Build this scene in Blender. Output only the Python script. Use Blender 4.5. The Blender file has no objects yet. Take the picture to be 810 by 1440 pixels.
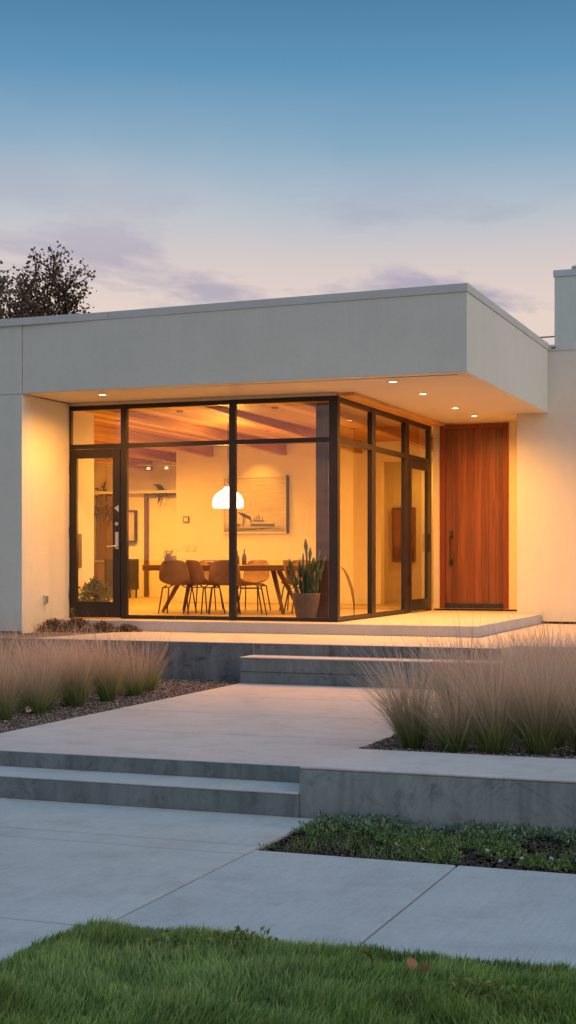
import bpy, bmesh, math, random
import numpy as np
from mathutils import Vector, Matrix

R = math.radians
rng = np.random.default_rng(7)
random.seed(7)
SC = bpy.context.scene
COL = SC.collection

# ------------------------------------------------------------------ helpers: objects
def tag(o, label=None, cat=None, group=None, kind=None):
    if label: o['label'] = label
    if cat: o['category'] = cat
    if group: o['group'] = group
    if kind: o['kind'] = kind
    return o

def thing(name, label, cat, loc=(0, 0, 0), rz=0.0, group=None):
    o = bpy.data.objects.new(name, None)
    COL.objects.link(o)
    o.location = loc
    o.rotation_euler = (0, 0, rz)
    o.empty_display_size = .1
    return tag(o, label, cat, group)

def wloc(o):
    v = Vector((0, 0, 0))
    while o is not None:
        v += o.location
        o = o.parent
    return v

def link(name, me, m, parent=None, loc=None):
    o = bpy.data.objects.new(name, me)
    if m is not None and not me.materials: me.materials.append(m)
    if parent is not None: o.parent = parent
    if loc is not None: o.location = loc
    COL.objects.link(o)
    return o

def copy_tree(o, parent=None):
    c = o.copy()
    COL.objects.link(c)
    c.parent = parent
    for ch in list(o.children):
        copy_tree(ch, c)
    return c

class MB:
    """collects shapes; build() makes one mesh object"""
    def __init__(s): s.v = []; s.f = []
    def add(s, vs, fs):
        n = len(s.v); s.v += [tuple(v) for v in vs]; s.f += [tuple(i + n for i in f) for f in fs]; return s
    def box(s, x0, x1, y0, y1, z0, z1):
        return s.add([(x0,y0,z0),(x1,y0,z0),(x1,y1,z0),(x0,y1,z0),(x0,y0,z1),(x1,y0,z1),(x1,y1,z1),(x0,y1,z1)],
                     [(0,3,2,1),(4,5,6,7),(0,1,5,4),(1,2,6,5),(2,3,7,6),(3,0,4,7)])
    def prism(s, poly, z0, z1):
        n = len(poly)
        vs = [(x,y,z0) for x,y in poly] + [(x,y,z1) for x,y in poly]
        fs = [tuple(range(n))[::-1], tuple(range(n, 2*n))] + [(i,(i+1)%n,n+(i+1)%n,n+i) for i in range(n)]
        return s.add(vs, fs)
    def quad(s, a, b, c, d): return s.add([a,b,c,d],[(0,1,2,3)])
    def tube(s, pts, r, n=8, cap=True):
        pts = [Vector(p) for p in pts]
        rs = r if isinstance(r, (list, tuple)) else [r]*len(pts)
        vs = []; fs = []
        for i, p in enumerate(pts):
            t = (pts[min(i+1,len(pts)-1)] - pts[max(i-1,0)]).normalized()
            u = t.cross(Vector((0,0,1)))
            if u.length < 1e-3: u = t.cross(Vector((1,0,0)))
            u.normalize(); w = t.cross(u)
            for k in range(n):
                a = 2*math.pi*k/n
                vs.append(p + (u*math.cos(a) + w*math.sin(a))*rs[i])
        for i in range(len(pts)-1):
            for k in range(n):
                a = i*n+k; b = i*n+(k+1)%n
                fs.append((a,b,b+n,a+n))
        if cap:
            fs.append(tuple(range(n))); m = (len(pts)-1)*n
            fs.append(tuple(range(m, m+n))[::-1])
        return s.add(vs, fs)
    def lathe(s, prof, c=(0,0,0), n=24):
        vs = []; fs = []
        for r, z in prof:
            for k in range(n):
                a = 2*math.pi*k/n
                vs.append((c[0]+r*math.cos(a), c[1]+r*math.sin(a), c[2]+z))
        for i in range(len(prof)-1):
            for k in range(n):
                a = i*n+k; b = i*n+(k+1)%n
                fs.append((a,b,b+n,a+n))
        return s.add(vs, fs)
    def build(s, name, m, parent=None, bevel=0, smooth=False, base=None, local=False, seg=2):
        """vertices in world coordinates unless local; origin goes to the parent's origin, to base, or to the bottom centre"""
        vs = s.v; loc = None
        if not local:
            if parent is not None: off = wloc(parent)
            elif base is not None: off = Vector(base)
            else:
                xs, ys, zs = zip(*vs)
                off = Vector(((min(xs)+max(xs))/2, (min(ys)+max(ys))/2, min(zs)))
            vs = [(x-off.x, y-off.y, z-off.z) for x, y, z in vs]
            loc = off if parent is None else None
        me = bpy.data.meshes.new(name)
        me.from_pydata(vs, [], s.f)
        bm = bmesh.new(); bm.from_mesh(me)
        bmesh.ops.recalc_face_normals(bm, faces=bm.faces)
        bm.to_mesh(me); bm.free()
        if smooth: me.polygons.foreach_set('use_smooth', [True]*len(me.polygons))
        o = link(name, me, m, parent, loc)
        if bevel:
            b = o.modifiers.new('bevel', 'BEVEL'); b.width = bevel; b.segments = seg; b.limit_method = 'ANGLE'
        return o

def np_mesh(name, V, F, attrs=None, smooth=False):
    me = bpy.data.meshes.new(name)
    k = F.shape[1]
    me.vertices.add(len(V)); me.vertices.foreach_set('co', V.astype(np.float32).ravel())
    me.loops.add(F.size); me.loops.foreach_set('vertex_index', F.astype(np.int32).ravel())
    me.polygons.add(len(F))
    me.polygons.foreach_set('loop_start', np.arange(0, F.size, k, dtype=np.int32))
    me.polygons.foreach_set('loop_total', np.full(len(F), k, dtype=np.int32))
    if smooth: me.polygons.foreach_set('use_smooth', np.ones(len(F), dtype=bool))
    for n, a in (attrs or {}).items():
        at = me.attributes.new(n, 'FLOAT', 'POINT'); at.data.foreach_set('value', a.astype(np.float32))
    me.update(calc_edges=True); me.validate()
    return me

def ribbons(base, L, az, t0, curve, w0, segs=5, lean=(0, 0), tip=.15):
    """many curved blades: arrays of base points, lengths, azimuths, start tilts, curvatures, widths"""
    n = len(L)
    P = np.empty((n, segs+1, 3)); P[:,0] = base
    ds = L/segs
    W = np.empty((n, segs+1))
    for i in range(segs+1):
        W[:,i] = w0*(1-(1-tip)*(i/segs)**1.5)
    D = None
    for i in range(segs):
        th = t0 + curve*((i+.5)/segs)**1.3
        D = np.stack([np.sin(th)*np.cos(az)+lean[0]*(i+.5)/segs, np.sin(th)*np.sin(az)+lean[1]*(i+.5)/segs, np.cos(th)], 1)
        D /= np.linalg.norm(D, axis=1, keepdims=True)
        P[:,i+1] = P[:,i] + D*ds[:,None]
    ra = az + np.pi/2 + rng.normal(0, .7, n)
    S = np.stack([np.cos(ra), np.sin(ra), np.zeros(n)], 1)
    A = P - S[:,None,:]*W[:,:,None]/2
    B = P + S[:,None,:]*W[:,:,None]/2
    V = np.stack([A, B], 2).reshape(-1, 3)
    idx = np.arange(n)[:,None]*(segs+1)*2 + np.arange(segs)[None]*2
    F = np.stack([idx, idx+1, idx+3, idx+2], -1).reshape(-1, 4)
    h = np.repeat(np.tile(np.arange(segs+1)/segs, (n,1)), 2, axis=1).ravel()
    r = np.repeat(rng.random(n), (segs+1)*2)
    return V, F, h, r

def leaves_np(C, size, normal_bias=0.3, aspect=.55, updir=None):
    """one bent diamond leaf (2 quads) per centre"""
    n = len(C)
    d = rng.normal(size=(n,3)) if updir is None else updir + rng.normal(size=(n,3))*.5
    d /= np.linalg.norm(d, axis=1, keepdims=True)
    q = rng.normal(size=(n,3)); q[:,2] += normal_bias
    s = np.cross(d, q); s /= np.linalg.norm(s, axis=1, keepdims=True)
    nn = np.cross(s, d)
    sz = size if isinstance(size, np.ndarray) else np.full(n, size)
    sz = sz[:,None]
    a = C; b = C + d*sz*.5 + s*sz*aspect*.5 + nn*sz*.08
    c = C + d*sz; e = C + d*sz*.5 - s*sz*aspect*.5 + nn*sz*.08
    V = np.stack([a,b,c,e],1).reshape(-1,3)
    i = np.arange(n)*4
    F = np.stack([i,i+1,i+2,i+3],1)
    r = np.repeat(rng.random(n),4)
    h = np.tile([0,.5,1,.5], n)
    return V, F, h, r

# ------------------------------------------------------------------ helpers: materials
class NT:
    def __init__(s, name):
        s.m = bpy.data.materials.new(name); s.m.use_nodes = True
        s.t = s.m.node_tree; s.t.nodes.clear()
        s.out = s.n('ShaderNodeOutputMaterial')
    def n(s, typ, **kw):
        x = s.t.nodes.new(typ)
        for k, v in kw.items(): setattr(x, k, v)
        return x
    def l(s, a, b): s.t.links.new(a, b)
    def coord(s, scale=(1,1,1), kind='Object', rot=(0,0,0)):
        c = s.n('ShaderNodeTexCoord'); m = s.n('ShaderNodeMapping')
        m.inputs['Scale'].default_value = scale; m.inputs['Rotation'].default_value = rot
        s.l(c.outputs[kind], m.inputs['Vector']); return m.outputs[0]
    def noise(s, vec, scale, detail=5, rough=.55, dist=0):
        x = s.n('ShaderNodeTexNoise'); x.inputs['Scale'].default_value = scale; x.inputs['Detail'].default_value = detail
        x.inputs['Roughness'].default_value = rough; x.inputs['Distortion'].default_value = dist
        if vec is not None: s.l(vec, x.inputs['Vector'])
        return x.outputs['Fac']
    def ramp(s, fac, stops, interp='LINEAR'):
        x = s.n('ShaderNodeValToRGB'); x.color_ramp.interpolation = interp
        e = x.color_ramp.elements
        while len(e) < len(stops): e.new(.5)
        for i, (p, c) in enumerate(stops):
            e[i].position = p; e[i].color = (c, c, c, 1) if isinstance(c, (int, float)) else (*c, 1)
        s.l(fac, x.inputs[0]); return x.outputs[0]
    def mix(s, fac, a, b, mode='MIX'):
        x = s.n('ShaderNodeMix', data_type='RGBA', blend_type=mode)
        for k, v in ((0, fac), (6, a), (7, b)):
            if isinstance(v, bpy.types.NodeSocket): s.l(v, x.inputs[k])
            elif isinstance(v, (int, float)): x.inputs[k].default_value = v if k == 0 else (v, v, v, 1)
            else: x.inputs[k].default_value = (*v, 1)
        return x.outputs[2]
    def math(s, op, a, b=0.0, c=0.0):
        x = s.n('ShaderNodeMath', operation=op)
        for k, v in enumerate((a, b, c)):
            if isinstance(v, bpy.types.NodeSocket): s.l(v, x.inputs[k])
            else: x.inputs[k].default_value = v
        return x.outputs[0]
    def bump(s, h, strength=.3, dist=.01):
        x = s.n('ShaderNodeBump'); x.inputs['Strength'].default_value = strength; x.inputs['Distance'].default_value = dist
        s.l(h, x.inputs['Height']); return x.outputs[0]
    def pbr(s, color, rough=.8, metal=0, normal=None, spec=.4):
        b = s.n('ShaderNodeBsdfPrincipled')
        if isinstance(color, bpy.types.NodeSocket): s.l(color, b.inputs['Base Color'])
        else: b.inputs['Base Color'].default_value = (*color, 1)
        if isinstance(rough, bpy.types.NodeSocket): s.l(rough, b.inputs['Roughness'])
        else: b.inputs['Roughness'].default_value = rough
        b.inputs['Metallic'].default_value = metal
        b.inputs['Specular IOR Level'].default_value = spec
        if normal is not None: s.l(normal, b.inputs['Normal'])
        s.l(b.outputs[0], s.out.inputs[0]); return s.m

def mottled(name, c1, c2, scale=3, rough=.8, metal=0, bump=.15, bscale=60, spec=.4, stretch=(1,1,1)):
    t = NT(name); v = t.coord(stretch)
    f = t.noise(v, scale, 6)
    col = t.mix(t.ramp(f, [(.3, 0.), (.7, 1.)]), c1, c2)
    nb = t.noise(v, bscale, 3)
    return t.pbr(col, rough, metal, t.bump(nb, bump, .01), spec)

def stucco(name, c, dark=.9, fine=260):
    t = NT(name); v = t.coord(kind='Object')
    big = t.ramp(t.noise(v, .7, 6, .6, .4), [(.3, dark+.06), (.7, 1.02)])
    st = t.ramp(t.noise(t.coord((3.2, 3.2, .35)), 1.1, 5, .6), [(.35, .985), (.65, 1.008)])
    med = t.ramp(t.noise(v, 7, 5, .6), [(.3, .985), (.7, 1.012)])
    col = t.mix(1, t.mix(1, t.mix(1, c, big, 'MULTIPLY'), med, 'MULTIPLY'), st, 'MULTIPLY')
    gp = t.n('ShaderNodeNewGeometry'); sp = t.n('ShaderNodeSeparateXYZ'); t.l(gp.outputs['Position'], sp.inputs[0])
    near = t.ramp(t.math('DIVIDE', t.math('SUBTRACT', 4.02, sp.outputs[2]), .9), [(0., 1.), (.9, 0.)])
    dr = t.ramp(t.noise(t.coord((9, 9, .25)), 1.4, 5, .65), [(.5, 0.), (.72, 1.)])
    col = t.mix(t.math('MULTIPLY', t.math('MULTIPLY', near, dr),   .07 if dark < .95 else 0.), col, (.22, .23, .22))
    base = t.ramp(t.math('ADD', sp.outputs[2], .15), [(.0, 1.), (.35, 0.)])
    col = t.mix(t.math('MULTIPLY', t.math('MULTIPLY', base, t.noise(v, 5, 5)), .30 if dark < .95 else 0.), col, (.25, .23, .20))
    gr = t.ramp(t.noise(v, 70, 4, .75), [(.25, .94), (.75, 1.05)])
    col = t.mix(1, col, gr, 'MULTIPLY')
    h = t.math('ADD', t.noise(v, fine, 3), t.math('MULTIPLY', t.noise(v, 24, 4), 1.1))
    return t.pbr(col, .9, 0, t.bump(h, .38, .006), .25)

def concrete(name, c1, c2, broom=None, stain=.5, rough=.78, speck=.0, streak=False, marks=()):
    t = NT(name); v = t.coord()
    big = t.ramp(t.noise(v, .55, 8, .62, .6), [(.28, 0.), (.72, 1.)])
    col = t.mix(big, c1, c2)
    med = t.ramp(t.noise(v, 3.1, 7, .65, .3), [(.25, 1-.28*stain), (.5, 1.0), (.8, 1+.10*stain)])
    fine = t.ramp(t.noise(v, 40, 5, .7), [(.3, .92), (.7, 1.06)])
    col = t.mix(1, t.mix(1, col, med, 'MULTIPLY'), fine, 'MULTIPLY')
    if streak:
        s = t.ramp(t.noise(t.coord((4.0, 4.0, .5)), 1.6, 6, .65, .5), [(.32, 1-.55*stain), (.6, 1.04)])
        col = t.mix(1, col, s, 'MULTIPLY')
        p = t.ramp(t.noise(v, 6, 8, .75, 1.0), [(.36, 1-.6*stain), (.48, 1.0)])
        col = t.mix(1, col, p, 'MULTIPLY')
    if speck:
        sp = t.ramp(t.noise(v, 120, 2, .5), [(.64, 1.0), (.74, 1-speck)])
        msk = t.ramp(t.noise(v, .8, 4, .5), [(.42, 0.), (.6, 1.)])
        col = t.mix(msk, col, t.mix(1, col, sp, 'MULTIPLY'))
    vo = t.n('ShaderNodeTexVoronoi'); vo.inputs['Scale'].default_value = 26; t.l(v, vo.inputs['Vector'])
    pore = t.ramp(vo.outputs['Distance'], [(.035, .62), (.075, 1.0)])
    pm0 = t.ramp(t.noise(v, 5, 3, .5), [(.5, 0.), (.62, 1.)])
    col = t.mix(pm0, col, t.mix(1, col, pore, 'MULTIPLY'))
    vc = t.n('ShaderNodeTexVoronoi', feature='DISTANCE_TO_EDGE'); vc.inputs['Scale'].default_value = .55
    wv = t.n('ShaderNodeVectorMath', operation='MULTIPLY_ADD'); nw = t.n('ShaderNodeTexNoise'); nw.inputs['Scale'].default_value = 2.2; nw.inputs['Detail'].default_value = 6; t.l(v, nw.inputs['Vector'])
    t.l(nw.outputs['Color'], wv.inputs[0]); wv.inputs[1].default_value = (.5, .5, .5); t.l(v, wv.inputs[2]); t.l(wv.outputs[0], vc.inputs['Vector'])
    crack = t.ramp(vc.outputs['Distance'], [(.0012, .72), (.004, 1.0)])
    cm0 = t.ramp(t.noise(v, .6, 2, .5), [(.56, 0.), (.62, 1.)])
    col = t.mix(cm0, col, t.mix(1, col, crack, 'MULTIPLY'))
    if marks:
        sp = t.n('ShaderNodeSeparateXYZ'); t.l(v, sp.inputs[0])
        wob = t.math('MULTIPLY', t.noise(v, 3, 4), .05)
        for my, hw in marks:
            dd = t.math('ABSOLUTE', t.math('SUBTRACT', t.math('ADD', sp.outputs[1], wob), my+.025))
            ln = t.ramp(t.math('DIVIDE', dd, hw), [(.2, .80), (1.0, 1.0)])
            col = t.mix(1, col, ln, 'MULTIPLY')
    h = t.math('ADD', t.noise(v, 90, 4), t.math('MULTIPLY', t.noise(v, 9, 4), 1.2))
    if broom:
        b = t.noise(t.coord(broom), 1.0, 3, .7)
        h = t.math('ADD', h, t.math('MULTIPLY', b, 1.6))
        col = t.mix(1, col, t.ramp(b, [(.3, .94), (.7, 1.05)]), 'MULTIPLY')
    rr = t.ramp(big, [(0., rough-.08), (1., rough+.1)])
    return t.pbr(col, rr, 0, t.bump(h, .35, .004), .35)

def wood(name, c1, c2, c3, axis='x', plank=.12, grain=(40, 1.2, 40), rough=.5, spec=.35, vary=.35):
    """boards: index along one axis gives each its own tone, grain stretched along the board"""
    t = NT(name); co = t.n('ShaderNodeTexCoord'); sp = t.n('ShaderNodeSeparateXYZ')
    t.l(co.outputs['Object'], sp.inputs[0])
    k = t.math('FLOOR', t.math('DIVIDE', sp.outputs['xyz'.index(axis)], plank))
    wn = t.n('ShaderNodeTexWhiteNoise', noise_dimensions='1D'); t.l(k, wn.inputs['W'])
    off = t.n('ShaderNodeVectorMath', operation='MULTIPLY_ADD')
    t.l(wn.outputs['Color'], off.inputs[0]); off.inputs[1].default_value = (9, 9, 9); t.l(co.outputs['Object'], off.inputs[2])
    mp = t.n('ShaderNodeMapping'); mp.inputs['Scale'].default_value = grain; t.l(off.outputs[0], mp.inputs['Vector'])
    g = t.noise(mp.outputs[0], 1.0, 6, .6, 1.2)
    col = t.ramp(g, [(.25, c1), (.5, c2), (.78, c3)])
    tone = t.ramp(wn.outputs['Value'], [(0, 1-vary), (1, 1+vary*.6)])
    col = t.mix(1, col, tone, 'MULTIPLY')
    return t.pbr(col, rough, 0, t.bump(g, .12, .004), spec)

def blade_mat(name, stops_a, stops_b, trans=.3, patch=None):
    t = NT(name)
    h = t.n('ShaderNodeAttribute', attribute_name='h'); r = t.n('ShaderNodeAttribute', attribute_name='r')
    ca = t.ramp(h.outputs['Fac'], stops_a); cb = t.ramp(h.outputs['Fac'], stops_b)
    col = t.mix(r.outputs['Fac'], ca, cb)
    if patch:
        n = t.noise(t.coord(), patch[0], 4, .6)
        col = t.mix(1, col, t.ramp(n, [(.3, patch[1]), (.7, patch[2])]), 'MULTIPLY')
    d = t.n('ShaderNodeBsdfDiffuse'); tr = t.n('ShaderNodeBsdfTranslucent')
    gl = t.n('ShaderNodeBsdfGlossy'); gl.inputs['Roughness'].default_value = .5
    t.l(col, d.inputs[0]); t.l(col, tr.inputs[0])
    m = t.n('ShaderNodeMixShader'); m.inputs[0].default_value = trans
    t.l(d.outputs[0], m.inputs[1]); t.l(tr.outputs[0], m.inputs[2])
    m2 = t.n('ShaderNodeMixShader'); m2.inputs[0].default_value = .035
    t.l(m.outputs[0], m2.inputs[1]); t.l(gl.outputs[0], m2.inputs[2])
    t.l(m2.outputs[0], t.out.inputs[0])
    return t.m

def glass_mat(name, tint=(.96, .97, .95)):
    t = NT(name)
    lw = t.n('ShaderNodeLayerWeight'); lw.inputs['Blend'].default_value = .5
    f5 = t.math('POWER', lw.outputs['Facing'], 4.0)
    fac = t.math('MULTIPLY_ADD', f5, .8, .095)
    tr = t.n('ShaderNodeBsdfTransparent'); tr.inputs[0].default_value = (*tint, 1)
    gl = t.n('ShaderNodeBsdfGlossy'); gl.inputs['Roughness'].default_value = .0
    m = t.n('ShaderNodeMixShader'); t.l(fac, m.inputs[0]); t.l(tr.outputs[0], m.inputs[1]); t.l(gl.outputs[0], m.inputs[2])
    t.l(m.outputs[0], t.out.inputs[0]); return t.m

def emit_mat(name, c, s):
    t = NT(name); e = t.n('ShaderNodeEmission'); e.inputs[0].default_value = (*c, 1); e.inputs[1].default_value = s
    t.l(e.outputs[0], t.out.inputs[0]); return t.m

M = {}
M['stucco'] = stucco('stucco', (.655, .65, .58))
M['plaster'] = stucco('interior_plaster', (.80, .76, .66), .97, 120)
M['soffit'] = stucco('soffit_paint', (.66, .60, .50), .96, 160)
M['coping'] = mottled('coping_metal', (.50, .52, .50), (.56, .58, .56), 2, .5, .0, .03, 40)
M['bronze'] = mottled('bronze_frame', (.009, .007, .007), (.016, .012, .012), 4, .38, 0, .04, 90, .5)
M['glass'] = glass_mat('window_glass')
M['walk'] = concrete('walk_concrete', (.37, .375, .378), (.45, .455, .452), (60, 2.0, 60), .65, .8, .25, False, ((8.04, .03), (7.79, .025)))
M['sidewalk'] = concrete('sidewalk_concrete', (.36, .372, .38), (.44, .45, .452), (70, 2.2, 70), .6, .8, .45)
M['path'] = concrete('path_concrete', (.455, .41, .395), (.535, .48, .455), (3, 30, 30), .7, .72)  # pinkish: warm spill of the house lamps tinted into the concrete
M['landing'] = concrete('landing_concrete', (.42, .40, .38), (.50, .47, .45), None, .35, .68)
M['cast'] = concrete('cast_concrete', (.155, .175, .178), (.205, .225, .222), None, .5, .8, 0, True)  # dark base colour carries the shade of the upright step faces
M['oldcast'] = concrete('weathered_concrete', (.15, .15, .155), (.22, .215, .215), None, .8, .85, 0, True)
M['joint'] = mottled('joint_soil', (.03, .022, .015), (.06, .045, .03), 30, .95)
M['soil'] = mottled('soil', (.035, .024, .017), (.075, .052, .038), 14, .95, 0, .6, 40)
M['mulch'] = mottled('mulch_ground', (.085, .062, .050), (.16, .125, .105), 30, .95, 0, .7, 45)
M['turf'] = mottled('turf_ground', (.022, .036, .010), (.045, .065, .02), 6, .95, 0, .6, 60)
M['ceilwood'] = wood('ceiling_boards', (.46, .21, .05), (.70, .38, .11), (.80, .50, .18), 'x', .19, (9, .55, 9), .5, .3, .42)
M['beamwood'] = wood('beam_wood', (.34, .16, .045), (.54, .27, .075), (.66, .37, .12), 'x', 5, (14, .6, 14), .55, .3, .1)
M['postwood'] = wood('post_wood', (.03, .012, .006), (.06, .024, .010), (.09, .038, .016), 'x', 5, (22, 22, .7), .5, .4, .1)
M['doorwood'] = wood('door_boards', (.085, .026, .010), (.165, .054, .018), (.24, .088, .030), 'x', .132, (26, 26, .8), .36, .5, .30)
M['tablewood'] = wood('table_wood', (.13, .055, .024), (.22, .10, .045), (.30, .145, .07), 'y', .2, (1.2, 30, 30), .4, .4, .2)
M['black'] = mottled('black_metal', (.012, .011, .011), (.022, .02, .02), 8, .4, 0, .02, 60, .5)
M['steel'] = mottled('brushed_steel', (.55, .54, .52), (.65, .64, .62), 20, .3, .9, .02, 80)
M['floor'] = wood('floor_boards', (.42, .30, .18), (.52, .39, .25), (.58, .45, .30), 'y', .16, (1.0, 24, 24), .38, .4, .14)
M['shell'] = mottled('chair_shell', (.19, .11, .058), (.27, .16, .088), 9, .7, 0, .12, 120)
M['dark'] = mottled('dark_gap', (.012, .010, .009), (.02, .017, .015), 9, .95)
M['glow'] = emit_mat('pendant_glow', (1, .72, .38), 11)
M['lens'] = emit_mat('downlight_lens', (1, .82, .52), 14)
M['headglow'] = emit_mat('head_glow', (1, .72, .34), 1.5)
M['whitetrim'] = mottled('white_trim', (.72, .68, .6), (.78, .74, .66), 5, .5)
M['pot'] = mottled('clay_pot', (.11, .08, .06), (.16, .115, .09), 6, .7, 0, .1, 50)
M['cabinet'] = wood('cabinet_veneer', (.10, .055, .026), (.16, .09, .045), (.2, .12, .06), 'x', 1.1, (20, 20, 1.2), .45, .4, .25)
M['greypanel'] = mottled('grey_panel', (.20, .18, .14), (.25, .22, .18), 3, .6)
M['darkcab'] = mottled('dark_cabinet', (.035, .028, .02), (.06, .05, .036), 4, .5)

# ------------------------------------------------------------------ levels
ZT, ZS, ZP, ZM, ZW = -.148, -.300, -.585, -.715, -.860
X_W, Y_W, Y_D = -6.23, 18.46, 23.37          # window corner, front glass plane, door plane
Y_F, Y_R, X_F = 17.1, 22.23, -4.10          # fascia plane, right wing wall plane, fascia side
X_L = -10.26                                 # return wall

# ------------------------------------------------------------------ camera
cam = bpy.data.cameras.new('camera')
co = bpy.data.objects.new('camera', cam); COL.objects.link(co); SC.camera = co
co.location = (0, 0, .84); co.rotation_euler = (R(90), 0, R(20.544))
cam.sensor_width = 36; cam.sensor_fit = 'AUTO'; cam.lens = 2054/1440*36
cam.shift_y = (786-720)/1440
cam.clip_start = .1; cam.clip_end = 4000

# ------------------------------------------------------------------ world: dusk sky
w = bpy.data.worlds.new('World'); SC.world = w; w.use_nodes = True
nt = w.node_tree; nt.nodes.clear()
class WT(NT):
    def __init__(s, t): s.t = t
W_ = WT(nt)
out = W_.n('ShaderNodeOutputWorld'); bg = W_.n('ShaderNodeBackground')
tc = W_.n('ShaderNodeTexCoord')
nrm = W_.n('ShaderNodeVectorMath', operation='NORMALIZE'); W_.l(tc.outputs['Generated'], nrm.inputs[0])
sep = W_.n('ShaderNodeSeparateXYZ'); W_.l(nrm.outputs[0], sep.inputs[0])
def srgb(r, g, b):
    f = lambda c: (c/255/12.92) if c/255 <= .04045 else ((c/255+.055)/1.055)**2.4
    return (f(r), f(g), f(b))
z = sep.outputs[2]
grad = W_.ramp(z, [(0.0, srgb(226, 200, 184)), (.165, srgb(228, 207, 196)), (.195, srgb(213, 199, 197)), (.232, srgb(178, 188, 200)),
                   (.272, srgb(130, 166, 192)), (.318, srgb(92, 144, 182)), (.36, srgb(74, 124, 162)), (.46, srgb(92, 136, 174)), (.62, srgb(140, 174, 204)), (1.0, srgb(160, 190, 218))])
# clouds: flat lavender streaks low in the sky, thin wisps higher
zz = W_.math('ADD', W_.math('MAXIMUM', z, .0), .085)
cx_ = W_.math('DIVIDE', sep.outputs[0], zz); cy_ = W_.math('DIVIDE', sep.outputs[1], zz)
cmb = W_.n('ShaderNodeCombineXYZ'); W_.l(cx_, cmb.inputs[0]); W_.l(cy_, cmb.inputs[1])
mp = W_.n('ShaderNodeMapping'); mp.inputs['Rotation'].default_value = (0, 0, R(-18)); mp.inputs['Scale'].default_value = (.75, .55, 1)
mp.inputs['Location'].default_value = (2.6, 13.2, 0)
W_.l(cmb.outputs[0], mp.inputs['Vector'])
cn = W_.noise(mp.outputs[0], 2.3, 8, .6, .25)
cmask = W_.ramp(cn, [(.50, 0.), (.62, 1.)])
low = W_.ramp(z, [(.0, 1.), (.19, 1.0), (.225, .55), (.27, .0)])
sky = W_.mix(W_.math('MULTIPLY', W_.math('MULTIPLY', cmask, low), .8), grad, srgb(160, 155, 180))
cn2 = W_.noise(mp.outputs[0], .55, 6, .6, .3)
lit = W_.math('MULTIPLY', W_.math('MULTIPLY', W_.ramp(cn2, [(.45, 0.), (.7, 1.)]), W_.ramp(z, [(0., 1.), (.26, .8), (.32, 0.)])), .35)
sky = W_.mix(lit, sky, srgb(226, 210, 204))
# the Nishita sky adds the physical dusk glow
ns = W_.n('ShaderNodeTexSky', sky_type='NISHITA'); ns.sun_disc = False
ns.sun_elevation = R(4); ns.sun_rotation = R(104); ns.altitude = 50; ns.dust_density = 1.5
nsm = W_.mix(1, ns.outputs[0], .012, 'MULTIPLY')
sky = W_.mix(1, sky, nsm, 'ADD')
# brighter towards the sunset, which is behind and to the right of the camera
dt = W_.n('ShaderNodeVectorMath', operation='DOT_PRODUCT'); W_.l(nrm.outputs[0], dt.inputs[0]); dt.inputs[1].default_value = Vector((.80, -.56, .22)).normalized()
gl = W_.ramp(W_.math('MULTIPLY_ADD', dt.outputs['Value'], .5, .5), [(.35, (1, 1, 1)), (.75, (1.0, 1.0, 1.0)), (1., (1.0, 1.0, 1.0))])
boost = W_.math('MULTIPLY_ADD', W_.math('POWER', W_.math('MAXIMUM', dt.outputs['Value'], 0.), 1.5), .32, 1.0)
bg_s = boost
W_.l(sky, bg.inputs[0]); W_.l(bg_s, bg.inputs[1]); W_.l(bg.outputs[0], out.inputs[0])

sun = bpy.data.lights.new('sun', 'SUN'); sun.energy = .8; sun.angle = R(40); sun.color = (1.0, .80, .62)
so = bpy.data.objects.new('sun', sun); COL.objects.link(so)
sd = Vector((math.sin(R(104))*math.cos(R(30)), math.cos(R(104))*math.cos(R(30)), math.sin(R(30))))  # towards the sun
so.rotation_euler = sd.to_track_quat('Z', 'Y').to_euler(); so.location = (10, -8, 14)

# ------------------------------------------------------------------ ground and paving (setting)
def struct(mb, name, m, bevel=0, base=None):
    return tag(mb.build(name, m, bevel=bevel, base=base), kind='structure')

struct(MB().quad((-1500, -1500, -.925), (1500, -1500, -.925), (1500, 1500, -.925), (-1500, 1500, -.925)), 'ground', M['turf'], base=(0, 0, -.925))
# joint bed under the slabs
struct(MB().quad((-6.5, -6, -.885), (30, -6, -.885), (30, 9.03, -.885), (-6.5, 9.03, -.885)), 'paving_bed', M['joint'])
wk = MB()
for y0, y1 in ((-3.2, -.21), (-.2, 2.89), (2.90, 6.002), (6.018, 9.02)):
    wk.box(-6.4, -3.19, y0, y1, -1.0, ZW)
struct(wk, 'walkway', M['walk'], .008, base=(0, 0, 0))
swk = MB(); x = -3.174
for i in range(14):
    swk.box(x, x+1.200, 6.05, 7.925, -1.0, ZW); x += 1.212
struct(swk, 'sidewalk', M['sidewalk'], .008)
struct(MB().box(-3.186, 30, -6, 6.045, -1.0, -.864), 'lawn_soil', M['turf'])
struct(MB().box(-3.186, 12, 7.945, 9.046, -1.0, -.885), 'planting_strip', M['soil'])

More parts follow.
